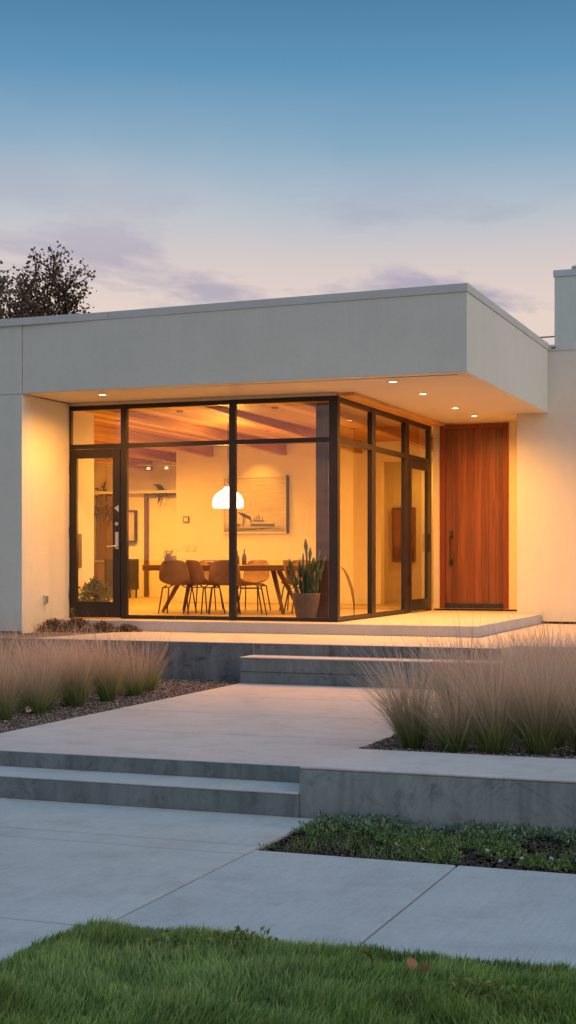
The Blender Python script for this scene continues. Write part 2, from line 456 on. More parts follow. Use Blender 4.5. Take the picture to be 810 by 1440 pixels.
pth = MB()
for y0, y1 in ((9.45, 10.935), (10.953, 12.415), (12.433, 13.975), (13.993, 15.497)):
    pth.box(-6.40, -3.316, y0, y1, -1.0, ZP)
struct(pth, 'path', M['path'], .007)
struct(MB().box(-16, -6.405, 9.6, 15.93, -1.0, -.612), 'gravel_bed', M['mulch'])
struct(MB().box(-3.312, 8, 10.026, 22.2, -1.0, -.575), 'planter_soil', M['mulch'])
ter = MB()
ter.prism([(-9.35, 15.945), (-3.44, 15.945), (-3.44, 16.5), (6, 16.5), (6, 22.225), (-10.2, 22.225), (-10.2, 17.98), (-9.05, 17.90)], -.9, ZT)
struct(ter, 'terrace', M['landing'], .008)
struct(MB().box(-16, -9.36, 16.1, 17.09, -1.0, -.165).box(-10.2, -9.0, 17.0, 17.97, -.9, -.158), 'shrub_bed', M['mulch'])

# landing slab in front of the glass (L-shaped, runs into the door alcove)
ld = MB().prism([(-10.25, 18.0), (-4.20, 18.0), (-4.20, 22.224), (-4.585, 22.224), (-4.585, 23.36), (-6.20, 23.36), (-6.20, 18.43), (-10.25, 18.43)], -.147, -.004)
tag(ld.build('landing_slab', M['landing'], bevel=.008), 'thin concrete landing slab raised above the terrace under the glass walls', 'landing')

# steps and retaining walls
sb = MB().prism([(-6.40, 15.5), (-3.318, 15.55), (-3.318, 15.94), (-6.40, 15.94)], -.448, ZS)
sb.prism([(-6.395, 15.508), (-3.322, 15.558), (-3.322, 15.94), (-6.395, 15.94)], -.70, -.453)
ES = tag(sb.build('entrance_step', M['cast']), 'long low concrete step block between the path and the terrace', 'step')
MB().prism([(-6.403, 15.497), (-3.316, 15.547), (-3.316, 15.94), (-6.403, 15.94)], ZS+.001, ZS+.016).build('tread', M['path'], ES, bevel=.006)  # paler plate: brighter light on the level step top, set by colour
st = MB().box(-6.40, -3.313, 9.024, 9.440, -1.0, ZM).box(-6.40, -3.313, 9.442, 9.4475, ZM+.016, ZP-.006)  # second box: thin dark plate painting shade onto the path's front face
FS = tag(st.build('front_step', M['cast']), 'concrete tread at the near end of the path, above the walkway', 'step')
MB().box(-6.40, -3.3125, 9.020, 9.4405, ZM+.001, ZM+.014).build('tread', M['walk'], FS, bevel=.006)  # paler plate so the level tread looks lit against its riser
rw = MB().box(-16, -6.41, 15.935, 16.09, -1.0, -.152).box(-6.405, -3.46, 15.942, 16.0, -.7, -.152)
tag(rw.build('retaining_wall', M['oldcast'], bevel=.008), 'dark stained concrete retaining wall under the terrace edge behind the grasses', 'retaining wall')
rw2 = MB().box(-16, -6.41, 9.45, 9.6, -1.0, -.60)
tag(rw2.build('bed_curb', M['cast'], bevel=.01), 'concrete curb closing the gravel bed beside the front step', 'curb')
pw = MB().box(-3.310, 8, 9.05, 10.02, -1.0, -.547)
M['planter'] = concrete('planter_concrete', (.215, .245, .245), (.285, .31, .30), None, .55, .8, 0, True)  # face colour darkened for the shade on upright surfaces
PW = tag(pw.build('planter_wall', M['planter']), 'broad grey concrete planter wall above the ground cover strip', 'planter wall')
MB().box(-3.311, 8, 9.047, 10.022, -.546, -.525).build('wall_top', M['path'], PW, bevel=.010)  # lighter, warmer plate: light on the level top put into its colour

# ------------------------------------------------------------------ the house
H = thing('house', 'flat-roofed modern stucco house with a deep overhang and lit glass corner', 'house', (-7.5, 19, 0))
def hp(mb, name, m, parent=H, **k): return mb.build(name, m, parent, **k)

# wing wall left of the glass with return face
hp(MB().box(-16, -10.224, Y_F+.004, Y_F+.3, -.9, 3.050).box(-10.55, X_L, Y_F+.3, 18.60, -.9, 3.054), 'wing_wall', M['stucco'])
# upper band of the wing (above the horizontal seam)
hp(MB().box(-16, -10.228, Y_F+.004, Y_F+.3, 3.056, 4.0), 'wing_band', M['stucco'])
# fascia: front panel very slightly skewed, side panel
fv = MB()
fv.add([(-10.220, 17.11, 3.062), (X_F, 17.0, 3.062), (X_F, 17.16, 3.062), (-10.220, 17.26, 3.062),
        (-10.220, 17.11, 3.995), (X_F, 17.0, 4.02), (X_F, 17.16, 4.02), (-10.220, 17.26, 3.995)],
       [(0,3,2,1),(4,5,6,7),(0,1,5,4),(1,2,6,5),(2,3,7,6),(3,0,4,7)])
hp(fv, 'fascia', M['stucco'], bevel=.006)
hp(MB().box(X_F-.16, X_F-.001, 17.163, Y_R-.002, 3.062, 4.018), 'fascia', M['stucco'], bevel=.006)
# metal coping along the roof edge
cp = MB()
def cop(x0, x1, y0, y1, za, zb):
    cp.add([(x0,y0,za-.10),(x1,y1,zb-.10),(x1,y1+.2,zb-.10),(x0,y0+.2,za-.10),(x0,y0,za),(x1,y1,zb),(x1,y1+.2,zb),(x0,y0+.2,za)],
           [(0,3,2,1),(4,5,6,7),(0,1,5,4),(1,2,6,5),(2,3,7,6),(3,0,4,7)])
cop(-16, -8.92, 17.205-.11, 17.092-.012, 4.055, 4.078)
cop(-8.914, X_F+.012, 17.092-.012, 16.988, 4.078, 4.12)
cp.box(X_F-.2, X_F+.012, 17.190, Y_R-.014, 4.02, 4.12)
hp(cp, 'coping', M['coping'], bevel=.004)
hp(MB().box(-4.30, 5, Y_R-.012, Y_R+.25, 4.005, 4.10), 'coping', M['coping'], bevel=.004)
# soffit
so_ = MB().box(X_L, X_F-.165, 17.27, 18.44, 3.066, 3.2).box(X_W-.01, X_F-.165, 18.44, Y_R-.004, 3.066, 3.2).box(X_W-.01, -4.58, Y_R-.004, 23.5, 3.066, 3.2)
hp(so_, 'soffit', M['soffit'])
# roof deck
hp(MB().box(-16, X_F-.18, 17.28, 30.2, 3.3, 3.95), 'roof', M['coping'])
# right wing wall with the alcove cut back to the door
hp(MB().box(-4.577, 5, Y_R, Y_R+.25, -.9, 4.004), 'wall', M['stucco'])
hp(MB().box(-4.575, -4.35, Y_R+.25, 23.6, -.9, 3.3), 'wall', M['soffit'])
dw = MB().box(X_W+.03, -6.09, Y_D, Y_D+.2, -.9, 3.064).box(-4.947, -4.577, Y_D, Y_D+.2, -.9, 3.064).box(-6.09, -4.947, Y_D, Y_D+.2, 3.045, 3.064).box(-6.09, -4.947, Y_D, Y_D+.2, -.9, .035)
hp(dw, 'door_wall', M['soffit'])
hp(MB().box(-4.572, 5, Y_R-.004, Y_R, ZT+.002, -.112), 'base_strip', M['dark'])
hp(MB().box(-6.19, -4.58, Y_D-.004, Y_D, -.003, .022), 'base_strip', M['dark'])
hp(MB().box(-16.0, -10.222, Y_F-.002, Y_F+.004, -.9, -.13), 'base_strip', M['oldcast'])
# taller roof block behind
tb = hp(MB().box(-4.32, 3, 24.0, 28, 3.3, 5.47), 'roof_block', M['stucco'])
hp(MB().box(-4.34, 3.02, 23.985, 28.02, 5.472, 5.58), 'block_coping', M['coping'], tb, bevel=.004)

# --- front glazing (frame mesh > panes), door bay included in the grid
fr = MB(); y0, y1 = 18.46, 18.53
for xa, xb in ((-10.32+.06, -10.235), (-9.44, -9.345), (-7.785, -7.69), (-6.335, -6.21)):
    fr.box(xa, xb, y0, y1, -.002, 3.02)
def hbar(za, zb, segs=((-10.235, -9.44), (-9.345, -7.785), (-7.69, -6.335))):
    for xa, xb in segs: fr.box(xa, xb, y0+.004, y1-.004, za, zb)
hbar(2.955, 3.019); hbar(2.405, 2.47); hbar(-.001, .052, ((-9.345, -7.785), (-7.69, -6.335)))
FW = hp(fr, 'window_frame', M['bronze'], bevel=.004)
for xa, xb, za, zb in ((-10.235,-9.44,2.47,2.955), (-9.345,-7.785,2.47,2.955), (-7.69,-6.335,2.47,2.955), (-9.345,-7.785,.052,2.405), (-7.69,-6.335,.052,2.405)):
    hp(MB().quad((xa,18.495,za),(xb,18.495,za),(xb,18.495,zb),(xa,18.495,zb)), 'pane', M['glass'], FW)
# head trim between frame and soffit
hp(MB().box(X_L, X_W-.01, 18.455, 18.53, 3.022, 3.065), 'head_trim', M['soffit'])
# glass door
gd = MB(); xa, xb = -10.228, -9.446
gd.box(xa, -10.135, 18.45, 18.505, .01, 2.398); gd.box(-9.56, xb, 18.45, 18.505, .01, 2.398)
gd.box(-10.135, -9.56, 18.451, 18.504, 2.27, 2.397); gd.box(-10.135, -9.56, 18.451, 18.504, .011, .235)
GD = hp(gd, 'glass_door', M['bronze'], bevel=.003)
hp(MB().quad((-10.135,18.478,.235),(-9.56,18.478,.235),(-9.56,18.478,2.27),(-10.135,18.478,2.27)), 'pane', M['glass'], GD)
hd = MB().box(-9.515, -9.465, 18.440, 18.452, .98, 1.22)
hd.tube([(-9.49, 18.44, 1.02), (-9.49, 18.395, 1.02), (-9.51, 18.385, 1.018), (-9.62, 18.385, 1.012)], .011, 8)
hp(hd, 'handle', M['steel'], GD, bevel=.002)
lk = MB().tube([(-9.49, 18.452, 1.335), (-9.49, 18.435, 1.335)], .026, 14)
hp(lk, 'lock', M['steel'], GD)
hp(MB().add([(-9.535, 18.448, 1.56), (-9.465, 18.448, 1.60), (-9.465, 18.448, 1.50), (-9.535, 18.446, 1.56), (-9.465, 18.446, 1.60), (-9.465, 18.446, 1.50)],
            [(0,1,2),(5,4,3),(0,3,4,1),(1,4,5,2),(2,5,3,0)]), 'sticker', M['steel'], GD)
for zc in (.35, 1.25, 2.15):
    hp(MB().tube([(-10.232, 18.44, zc-.06), (-10.232, 18.44, zc+.06)], .012, 8), 'hinge', M['black'], GD)

# --- side glazing along X_W
sf = MB(); x0, x1 = X_W-.07, X_W
for ya, yb in ((18.532, 18.62), (20.06, 20.25), (21.80, 22.02), (23.23, 23.365)):
    sf.box(x0, x1, ya, yb, -.002, 3.02)
def sbar(za, zb, segs):
    for ya, yb in segs: sf.box(x0+.004, x1-.004, ya, yb, za, zb)
bays = ((18.62, 20.06), (20.25, 21.80), (22.02, 23.23))
sbar(2.945, 3.019, bays); sbar(2.40, 2.475, bays); sbar(-.001, .06, bays[:2])
SF = hp(sf, 'window_frame', M['bronze'], bevel=.004)
hp(MB().box(X_W-.07, X_W+.004, 18.532, 23.365, 3.022, 3.065), 'head_trim', M['soffit'])
for (ya, yb), za, zb in [(b, 2.475, 2.945) for b in bays] + [(b, .06, 2.40) for b in bays[:2]]:
    hp(MB().quad((X_W-.035,ya,za),(X_W-.035,yb,za),(X_W-.035,yb,zb),(X_W-.035,ya,zb)), 'pane', M['glass'], SF)
sdr = MB(); ya, yb = 22.03, 23.22
sdr.box(X_W-.045, X_W+.008, ya, ya+.11, .012, 2.392); sdr.box(X_W-.045, X_W+.008, yb-.13, yb, .012, 2.392)
sdr.box(X_W-.044, X_W+.007, ya+.11, yb-.13, 2.27, 2.391); sdr.box(X_W-.044, X_W+.007, ya+.11, yb-.13, .013, .2)
SD = hp(sdr, 'glass_door', M['bronze'], bevel=.003)
hp(MB().quad((X_W-.02,ya+.11,.2),(X_W-.02,yb-.13,.2),(X_W-.02,yb-.13,2.27),(X_W-.02,ya+.11,2.27)), 'pane', M['glass'], SD)
hp(MB().box(X_W+.008, X_W+.05, 23.10, 23.13, .95, 1.25), 'handle', M['black'], SD, bevel=.006)
for zc in (.5, 2.0):
    hp(MB().tube([(X_W+.016, 22.035, zc-.06), (X_W+.016, 22.035, zc+.06)], .012, 8), 'hinge', M['black'], SD)

# --- wooden entry door
ed = MB(); n = 8; wd = (1.064-.10)/n
for i in range(n):
    xx = -6.05+.05+i*wd
    ed.box(xx+.002, xx+wd-.002, Y_D-.012+.03, Y_D+.05, .115, 2.965)
ED = hp(ed, 'entry_door', M['doorwood'], bevel=.003)
ef = MB().box(-6.088, -6.002, Y_D-.02, Y_D+.06, .037, 3.043).box(-5.034, -4.949, Y_D-.02, Y_D+.06, .037, 3.043).box(-6.002, -5.034, Y_D-.019, Y_D+.06, 2.967, 3.042)
hp(ef, 'door_frame', wood('door_frame_wood', (.10, .022, .007), (.17, .040, .012), (.22, .06, .018), 'x', 3, (30, 30, 1.2), .4, .4, .1), ED, bevel=.004)
hp(MB().box(-6.0, -5.036, Y_D-.03, Y_D+.055, .037, .112), 'threshold', M['black'], ED, bevel=.003)
hh = MB().box(-5.93, -5.875, Y_D+.005, Y_D+.02, 1.18, 1.30).box(-5.93, -5.875, Y_D+.005, Y_D+.02, .74, .84)
hh.tube([(-5.90, Y_D+.01, 1.25), (-5.90, Y_D-.055, 1.25), (-5.90, Y_D-.06, 1.22), (-5.90, Y_D-.06, .82), (-5.90, Y_D-.055, .79), (-5.90, Y_D+.01, .79)], .014, 8)
hp(hh, 'handle', M['black'], ED)

# --- interior shell
hp(MB().box(-18, X_W-.08, 18.54, 30.0, -.25, -.006).box(X_W-.08, -6.0, Y_D+.2, 30, -.25, -.006), 'interior_floor', M['floor'])
hp(MB().box(-18, -6.0, 18.54, 30.0, 3.02, 3.1), 'interior_ceiling', M['ceilwood'])
for bx in (-15.8, -14.3, -12.8, -11.3, -9.8, -8.3, -6.85):
    ye = 25.9 if bx > -12 else 29.4
    hp(MB().add([(bx-.06, 18.56, 2.965), (bx+.06, 18.56, 2.965), (bx+.06, ye, 2.80), (bx-.06, ye, 2.80), (bx-.06, 18.56, 3.018), (bx+.06, 18.56, 3.018), (bx+.06, ye, 3.018), (bx-.06, ye, 3.018)],
                [(0,3,2,1),(4,5,6,7),(0,1,5,4),(1,2,6,5),(2,3,7,6),(3,0,4,7)]), 'beam', M['beamwood'], bevel=.004)
hp(MB().box(-12.08, -7.90, 26.0, 26.2, -.006, 3.018), 'interior_wall', M['plaster'])
hp(MB().box(-18.2, -5.8, 29.8, 30.1, -.9, 3.4), 'interior_wall', M['plaster'])
hp(MB().box(-18.2, -18.0, 17.4, 29.8, -.9, 3.4), 'interior_wall', M['plaster'])
hp(MB().box(-18.0, -12.3, 29.5, 29.8, -.006, 3.018), 'interior_wall', M['plaster'])
hp(MB().box(-9.2, -6.1, 28.0, 28.2, -.006, 3.018).box(-6.2, -6.0, Y_D+.2, 28.0, -.006, 3.018), 'interior_wall', M['plaster'])
hp(MB().box(-7.9, -6.2, 26.0, 26.3, 2.66, 3.018), 'bulkhead', M['plaster'])
hp(MB().box(-10.6, -10.45, 18.61, 19.56, -.006, 3.018), 'interior_wall', M['plaster'])
hp(MB().box(-18.0, -10.6, 18.3, 18.54, -.9, 3.3), 'interior_wall', M['plaster'])
hp(MB().box(-18, -12.3, 29.3, 29.498, 2.30, 2.36), 'wall_ledge', M['plaster'])
hp(MB().box(-14.46, -14.38, 29.42, 29.498, 0, 2.296), 'door_casing', M['cabinet'])
hp(MB().box(-14.38, -12.4, 29.44, 29.498, 2.22, 2.296), 'door_casing', M['greypanel'])
hp(MB().box(-12.085, -7.895, 25.985, 25.998, 0, .10), 'baseboard', M['whitetrim'])
hp(MB().box(-6.80, -6.61, 19.25, 19.42, 0, 3.018), 'post', M['postwood'], bevel=.006)

# ------------------------------------------------------------------ lamps
def spot(parent, loc, energy, size=R(150), color=(1, .60, .26), radius=.05, blend=.8, aim=None, name='lamp_light'):
    l = bpy.data.lights.new(name, 'SPOT'); l.energy = energy; l.spot_size = size; l.spot_blend = blend; l.color = color; l.shadow_soft_size = radius
    o = bpy.data.objects.new(name, l); COL.objects.link(o); o.parent = parent; o.location = loc
    if aim is not None: o.rotation_euler = Vector(aim).to_track_quat('-Z', 'Y').to_euler()
    return o
OUT_C, IN_C = (1, .38, .055), (1, .425, .045)
soff = [(-9.28, 17.61, 'round recessed downlight in the soffit above the glass door'),
        (-5.19, 17.60, 'round recessed downlight in the soffit, first behind the roof corner'),
        (-5.20, 19.05, 'round recessed downlight in the soffit, second behind the roof corner'),
        (-5.24, 21.00, 'round recessed downlight in the soffit, third behind the roof corner'),
        (-5.25, 22.25, 'round recessed downlight in the soffit right before the wooden door')]
for x, y, lb in soff:
    t = thing('recessed_downlight', lb, 'downlight', (x, y, 3.065), 0, 'downlights in the soffit')
    MB().lathe([(.052, .002), (.056, -.010), (.085, -.008), (.09, .0)], n=24).build('trim', M['whitetrim'], t, local=True, smooth=True)
    MB().lathe([(.0, -.003), (.053, -.003)], n=24).build('lens', M['lens'], t, local=True)
    spot(t, (0, 0, -.02), (230 if y > 22 else 540) if x > -6 else 320, R(165), OUT_C, .06)
# ceiling cans added inside to light the rooms, blended into the boards
fill_cans = [(-9.05, 19.6), (-7.55, 19.6), (-10.55, 20.6), (-9.05, 23.2), (-7.55, 23.2), (-10.55, 23.4), (-12.05, 21.6), (-13.55, 24.5), (-13.6, 27.6), (-15.1, 27.2), (-7.0, 27.2), (-11.6, 24.6)]
for x, y in fill_cans:
    t = thing('ceiling_spotlight', 'small flush wooden-rimmed ceiling spotlight between the beams of the dining room', 'ceiling light', (x, y, 3.019), 0, 'ceiling spotlights of the dining room')
    MB().lathe([(.0, -.001), (.05, -.001), (.05, -.014), (.044, -.016), (.040, -.008), (0, -.008)], n=16).build('housing', M['beamwood'], t, local=True)
    spot(t, (0, 0, -.03), 132 if x > -12 else 420, R(172), IN_C, .06)

# pendant
t = thing('pendant_lamp', 'glowing white bell-shaped glass pendant lamp over the dining table', 'pendant lamp', (-9.06, 21.45, 1.655))
MB().lathe([(.03, .335), (.05, .33), (.066, .305), (.09, .28), (.145, .25), (.20, .205), (.236, .14), (.247, .08), (.243, .02), (.225, 0), (.19, .004), (.0, .02)], n=32).build('shade', M['glow'], t, local=True, smooth=True)
MB().tube([(0, 0, .33), (0, 0, 1.363)], .006, 6).build('cord', M['black'], t, local=True)
MB().tube([(0, 0, .33), (0, 0, .38)], .03, 12).build('cap', M['steel'], t, local=True)
pl = bpy.data.lights.new('lamp_light', 'POINT'); pl.energy = 90; pl.color = IN_C; pl.shadow_soft_size = .12
po = bpy.data.objects.new('lamp_light', pl); COL.objects.link(po); po.parent = t; po.location = (0, 0, -.15)
pl2 = pl.copy(); pl2.energy = 75; po2 = bpy.data.objects.new('lamp_light', pl2); COL.objects.link(po2); po2.parent = t; po2.location = (0, 0, .62)

# track light far left room
t = thing('track_light', 'white track light with two glowing heads near the far kitchen wall', 'track light', (-13.9, 28.6, 2.80))
MB().tube([(-.55, 0, .1), (-.2, 0, .085), (.2, 0, .06), (.7, 0, .05)], .012, 8).build('rail', M['whitetrim'], t, local=True)
for hx in (-.05, .38):
    MB().lathe([(.0, .05), (.03, .05), (.045, 0), (.035, 0), (0, .012)], c=(hx, 0, -.02), n=16).build('head', M['headglow'], t, local=True)

# ------------------------------------------------------------------ furniture
tb_ = thing('dining_table', 'long thick-topped wooden dining table on slanted legs', 'dining table', (-8.95, 21.35, 0))
MB().box(-1.33, 1.33, -.5, .5, .655, .745).build('table_top', M['tablewood'], tb_, local=True, bevel=.008)
for sx in (-1, 1):
    for sy in (-1, 1):
        MB().tube([(sx*.75, sy*.12, .655), (sx*1.02, sy*.40, 0)], [.045, .028], 4).build('leg', M['tablewood'], tb_, local=True)

def chair_proto():
    t = thing('dining_chair', 'x', 'dining chair')
    prof = [(-.22, .43), (-.235, .455), (-.10, .452), (.05, .44), (.15, .445), (.20, .49), (.225, .58), (.25, .70), (.275, .80), (.285, .83)]
    hw = [.20, .225, .245, .25, .25, .25, .245, .225, .185, .14]
    up = [.0, .01, .035, .06, .09, .08, .05, .02, .0, -.02]
    nu = 9; vs = []; fs = []
    for i, (y, zc) in enumerate(prof):
        for k in range(nu):
            u = -1+2*k/(nu-1); a = abs(u)**2.2
            back = max(0., min(1., (i-3)/3))
            vs.append((u*hw[i], y - a*.07*back, zc + a*up[i]*(1-back*.3)))
    for i in range(len(prof)-1):
        for k in range(nu-1):
            a = i*nu+k; fs.append((a, a+1, a+1+nu, a+nu))
    o = MB().add(vs, fs).build('seat_shell', M['shell'], t, local=True, smooth=True)
    sm = o.modifiers.new('solid', 'SOLIDIFY'); sm.thickness = .014; sm.offset = 0
    o.modifiers.new('sub', 'SUBSURF').render_levels = 1
    for sx in (-1, 1):
        for sy, y in ((-1, -.17), (1, .14)):
            MB().tube([(sx*.12, y, .435), (sx*.19, y, .40), (sx*.235, y+sy*.07, 0)], .011, 8).build('leg', M['black'], t, local=True)
    for sx in (-.19, .19): MB().tube([(sx, -.17, .40), (sx, .14, .40)], .009, 6).build('rail', M['black'], t, local=True)
    return t
# rz: 0 = the seat faces the street side (-Y)
cp0 = chair_proto()
chairs = [(-9.47, 20.42, 188, 'brown shell chair turned back to the window near the flower basket'),
          (-9.12, 20.62, 150, 'brown shell chair tucked in close beside the chair near the flower basket'),
          (-8.28, 20.40, 120, 'brown shell chair turned sideways by the middle window mullion'),
          (-8.74, 20.55, 205, 'brown shell chair angled at the table left of the middle window mullion'),
          (-7.62, 20.90, 95, 'brown shell chair turned sideways at the table end by the potted cactus'),
          (-9.75, 22.15, 8, 'brown shell chair across the table behind the flower basket'),
          (-8.95, 22.2, -6, 'brown shell chair across the table below the pendant lamp'),
          (-8.15, 22.2, 4, 'brown shell chair across the table behind the bottles')]
for i, (x, y, rz, lb) in enumerate(chairs):
    c = cp0 if i == 0 else copy_tree(cp0)
    c.location = (x, y, 0); c.rotation_euler = (0, 0, R(rz)); c['label'] = lb; c['group'] = 'chairs around the dining table'

# on the table
t = thing('flower_basket', 'small round basket of pale flowers standing on the dining table', 'flower basket', (-9.95, 21.2, .746))
MB().lathe([(.0, .0), (.075, 0), (.095, .05), (.10, .12), (.085, .145), (.07, .13), (0, .12)], n=20).build('basket', M['pot'], t, local=True, smooth=True)
C = np.stack([rng.normal(0, .06, 90), rng.normal(0, .06, 90), .14+rng.random(90)*.10], 1)
V, F, h, r = leaves_np(C, .055, .6, .7)
link('blossom', np_mesh('blossom', V, F, {'h': h, 'r': r}), blade_mat('blossom', [(0, (.35, .30, .08)), (1, (.8, .7, .3))], [(0, (.10, .14, .04)), (1, (.8, .75, .55))], .3), t)
for x, lb, hgt in ((-8.86, 'shorter dark glass bottle on the dining table', .22), (-8.74, 'taller slim glass bottle on the dining table', .25)):
    tag(MB().lathe([(0, 0), (.034, 0), (.036, .01), (.036, hgt*.5), (.03, hgt*.62), (.013, hgt*.74), (.013, hgt), (0, hgt)], c=(x, 21.35, .746), n=14).build('bottle', M['cabinet'], smooth=True), lb, 'bottle')
tag(MB().lathe([(0, 0), (.05, 0), (.09, .04), (.10, .06), (.094, .06), (.05, .01), (0, .008)], c=(-9.25, 21.25, .746), n=18).build('bowl', M['whitetrim'], smooth=True), 'shallow pale bowl on the dining table', 'bowl')

# cactus in a clay pot
t = thing('potted_cactus', 'tall columnar green cactus in a clay pot behind the corner window', 'potted plant', (-6.90, 19.13, 0))
MB().lathe([(0, 0), (.12, 0), (.14, .03), (.18, .22), (.2, .35), (.2, .365), (.185, .365), (.18, .33), (0, .33)], n=28).build('pot', M['pot'], t, local=True, smooth=True)
cm = mottled('cactus_skin', (.035, .055, .02), (.07, .095, .035), 18, .6, 0, .3, 60)
stems = [(-.08, .02, .80, -.04), (-.03, -.05, .92, .01), (.02, .04, 1.12, -.05), (.06, -.03, .86, .06), (.10, .03, .95, .09), (-.11, -.04, .66, -.09), (.0, .0, .78, .03), (.12, -.06, .70, .12), (-.05, .09, .72, -.02), (.05, .10, .82, .03), (.13, .03, .88, .14), (-.13, .02, .84, -.13), (.08, -.09, .58, .10), (-.07, -.10, .60, -.10), (.01, .07, 1.0, .02)]
for sx, sy, hg, ln in stems:
    m_ = MB(); nseg = 8; pts = [(sx+ln*(k/nseg)**1.4, sy*(1+.3*k/nseg), .31+(hg-.31)*k/nseg) for k in range(nseg+1)]
    m_.tube(pts, [.020+.010*math.sin(k*1.9+sx*40) if k < nseg else .008 for k in range(nseg+1)], 6)
    for q in range(2):
        k = random.randint(3, 6); p = Vector(pts[k]); a = random.random()*6.28
        m_.tube([p, p+Vector((math.cos(a)*.035, math.sin(a)*.035, .02)), p+Vector((math.cos(a)*.045, math.sin(a)*.045, .10+random.random()*.06))], [.014, .017, .007], 5)
    m_.build('stem', cm, t, local=True, smooth=True)

# leafy plant behind the glass door
def bush_mesh(name, n, rad, hgt, leaf, seedz=.0):
    a = rng.random(n)*2*np.pi; u = rng.random(n)**.5; hh = rng.random(n)
    sh = np.sqrt(np.clip(1-hh**2, .05, 1))*(.8+.35*np.sin(a*3+1.3)*rng.random(n))
    C = np.stack([np.cos(a)*u*rad*sh, np.sin(a)*u*rad*sh, seedz+hh*hgt*(.75+.35*rng.random(n))], 1)
    d = C-np.array([0, 0, 0]); 
    V, F, h, r = leaves_np(C, leaf*(.6+.8*rng.random(n)), .5, .55, d/np.maximum(np.linalg.norm(d, axis=1, keepdims=True), .01)*.9)
    return np_mesh(name, V, F, {'h': h, 'r': r})
leafm = blade_mat('pot_leaf', [(0, (.05, .08, .02)), (1, (.10, .14, .04))], [(0, (.09, .11, .03)), (1, (.30, .26, .09))], .35)
t = thing('potted_shrub', 'bushy small-leaved houseplant low behind the glass door', 'potted plant', (-10.16, 19.05, 0))
MB().lathe([(0, 0), (.15, 0), (.19, .22), (.19, .24), (.17, .24), (.165, .2), (0, .2)], n=24).build('pot', M['pot'], t, local=True, smooth=True)
link('foliage', bush_mesh('foliage', 900, .30, .33, .05, .20), leafm, t)

# dark arching frond behind the first side pane
fm = MB(); pts = [(-6.30, 19.45, 0.0), (-6.305, 19.45, .22), (-6.34, 19.46, .42), (-6.40, 19.48, .58), (-6.46, 19.5, .68), (-6.52, 19.52, .73)]
fm.tube(pts, [.006, .012, .020, .022, .014, .003], 6)
tag(fm.build('dry_frond', M['postwood'], smooth=True), 'single dark arching frond behind the first side pane', 'frond')

# painting on the back wall
t = thing('painting', 'large pale framed line drawing lit on the dining room wall', 'painting', (-10.404, 25.99, 1.33))
fw, fh = 1.32, 1.09
MB().box(-fw/2, -fw/2+.025, -.06, 0, 0, fh).box(fw/2-.025, fw/2, -.06, 0, 0, fh).box(-fw/2+.025, fw/2-.025, -.06, 0, 0, .025).box(-fw/2+.025, fw/2-.025, -.06, 0, fh-.025, fh).build('frame', M['whitetrim'], t, local=True)
tt = NT('drawing_paper'); v = tt.coord((1, 1, 14)); nn = tt.noise(v, 2.2, 6)
sp = tt.n('ShaderNodeSeparateXYZ'); cc = tt.n('ShaderNodeTexCoord'); tt.l(cc.outputs['Object'], sp.inputs[0])
low_ = tt.ramp(sp.outputs[2], [(.05, .55), (.22, 1.0)])
pm = tt.pbr(tt.mix(1, tt.ramp(nn, [(.3, (.48, .44, .34)), (.65, (.66, .60, .48))]), low_, 'MULTIPLY'), .8)
MB().box(-fw/2+.025, fw/2-.025, -.04, -.005, .025, fh-.025).build('canvas', pm, t, local=True)
MB().box(fw/2+.001, fw/2+.028, -.10, -.002, -.004, fh+.004).build('frame_side', M['darkcab'], t, local=True)  # dark strip painting in the shadowed edge of the frame
ink = mottled('ink', (.05, .045, .04), (.12, .11, .09), 20, .8)
dr = MB(); yy = -.044
def stroke(pts, r=.006): dr.tube([(a*fw-fw/2, yy, b*fh) for a, b in pts], r, 4)
for k in range(7): stroke([(.24+.012*k, .37-.012*k), (.33+.012*k, .345-.014*k), (.43+.004*k, .29-.012*k)], .006)
stroke([(.33, .30), (.31, .13)], .009); stroke([(.43, .29), (.445, .18)], .009); stroke([(.36, .29), (.33, .15)], .005)
for xx in (.49, .52, .55, .575, .62): stroke([(xx, .22), (xx+.004, .30+.03*math.sin(xx*60))], .006)
stroke([(.47, .22), (.64, .215)], .008); stroke([(.44, .155), (.80, .15)], .012); stroke([(.42, .13), (.80, .125)], .006); stroke([(.795, .11), (.80, .19)], .006)
for k in range(5): stroke([(.20+.016*k, .12), (.21+.016*k, .17)], .005)
for k in range(12): a = random.random()*.6+.05; b = .04+.05*random.random(); stroke([(a, b), (a+.15+.2*random.random(), b+.004)], .003)
dr.build('drawing', ink, t, local=True)
t2 = thing('picture_light', 'small white ceiling spotlight aimed at the line drawing', 'picture light', (-10.3, 25.2, 3.019))
MB().lathe([(0, 0), (.04, 0), (.04, -.06), (0, -.06)], n=14).build('housing', M['whitetrim'], t2, local=True)
spot(t2, (0, 0, -.08), 60, R(75), IN_C, .03, .9, (0, .55, -.75))

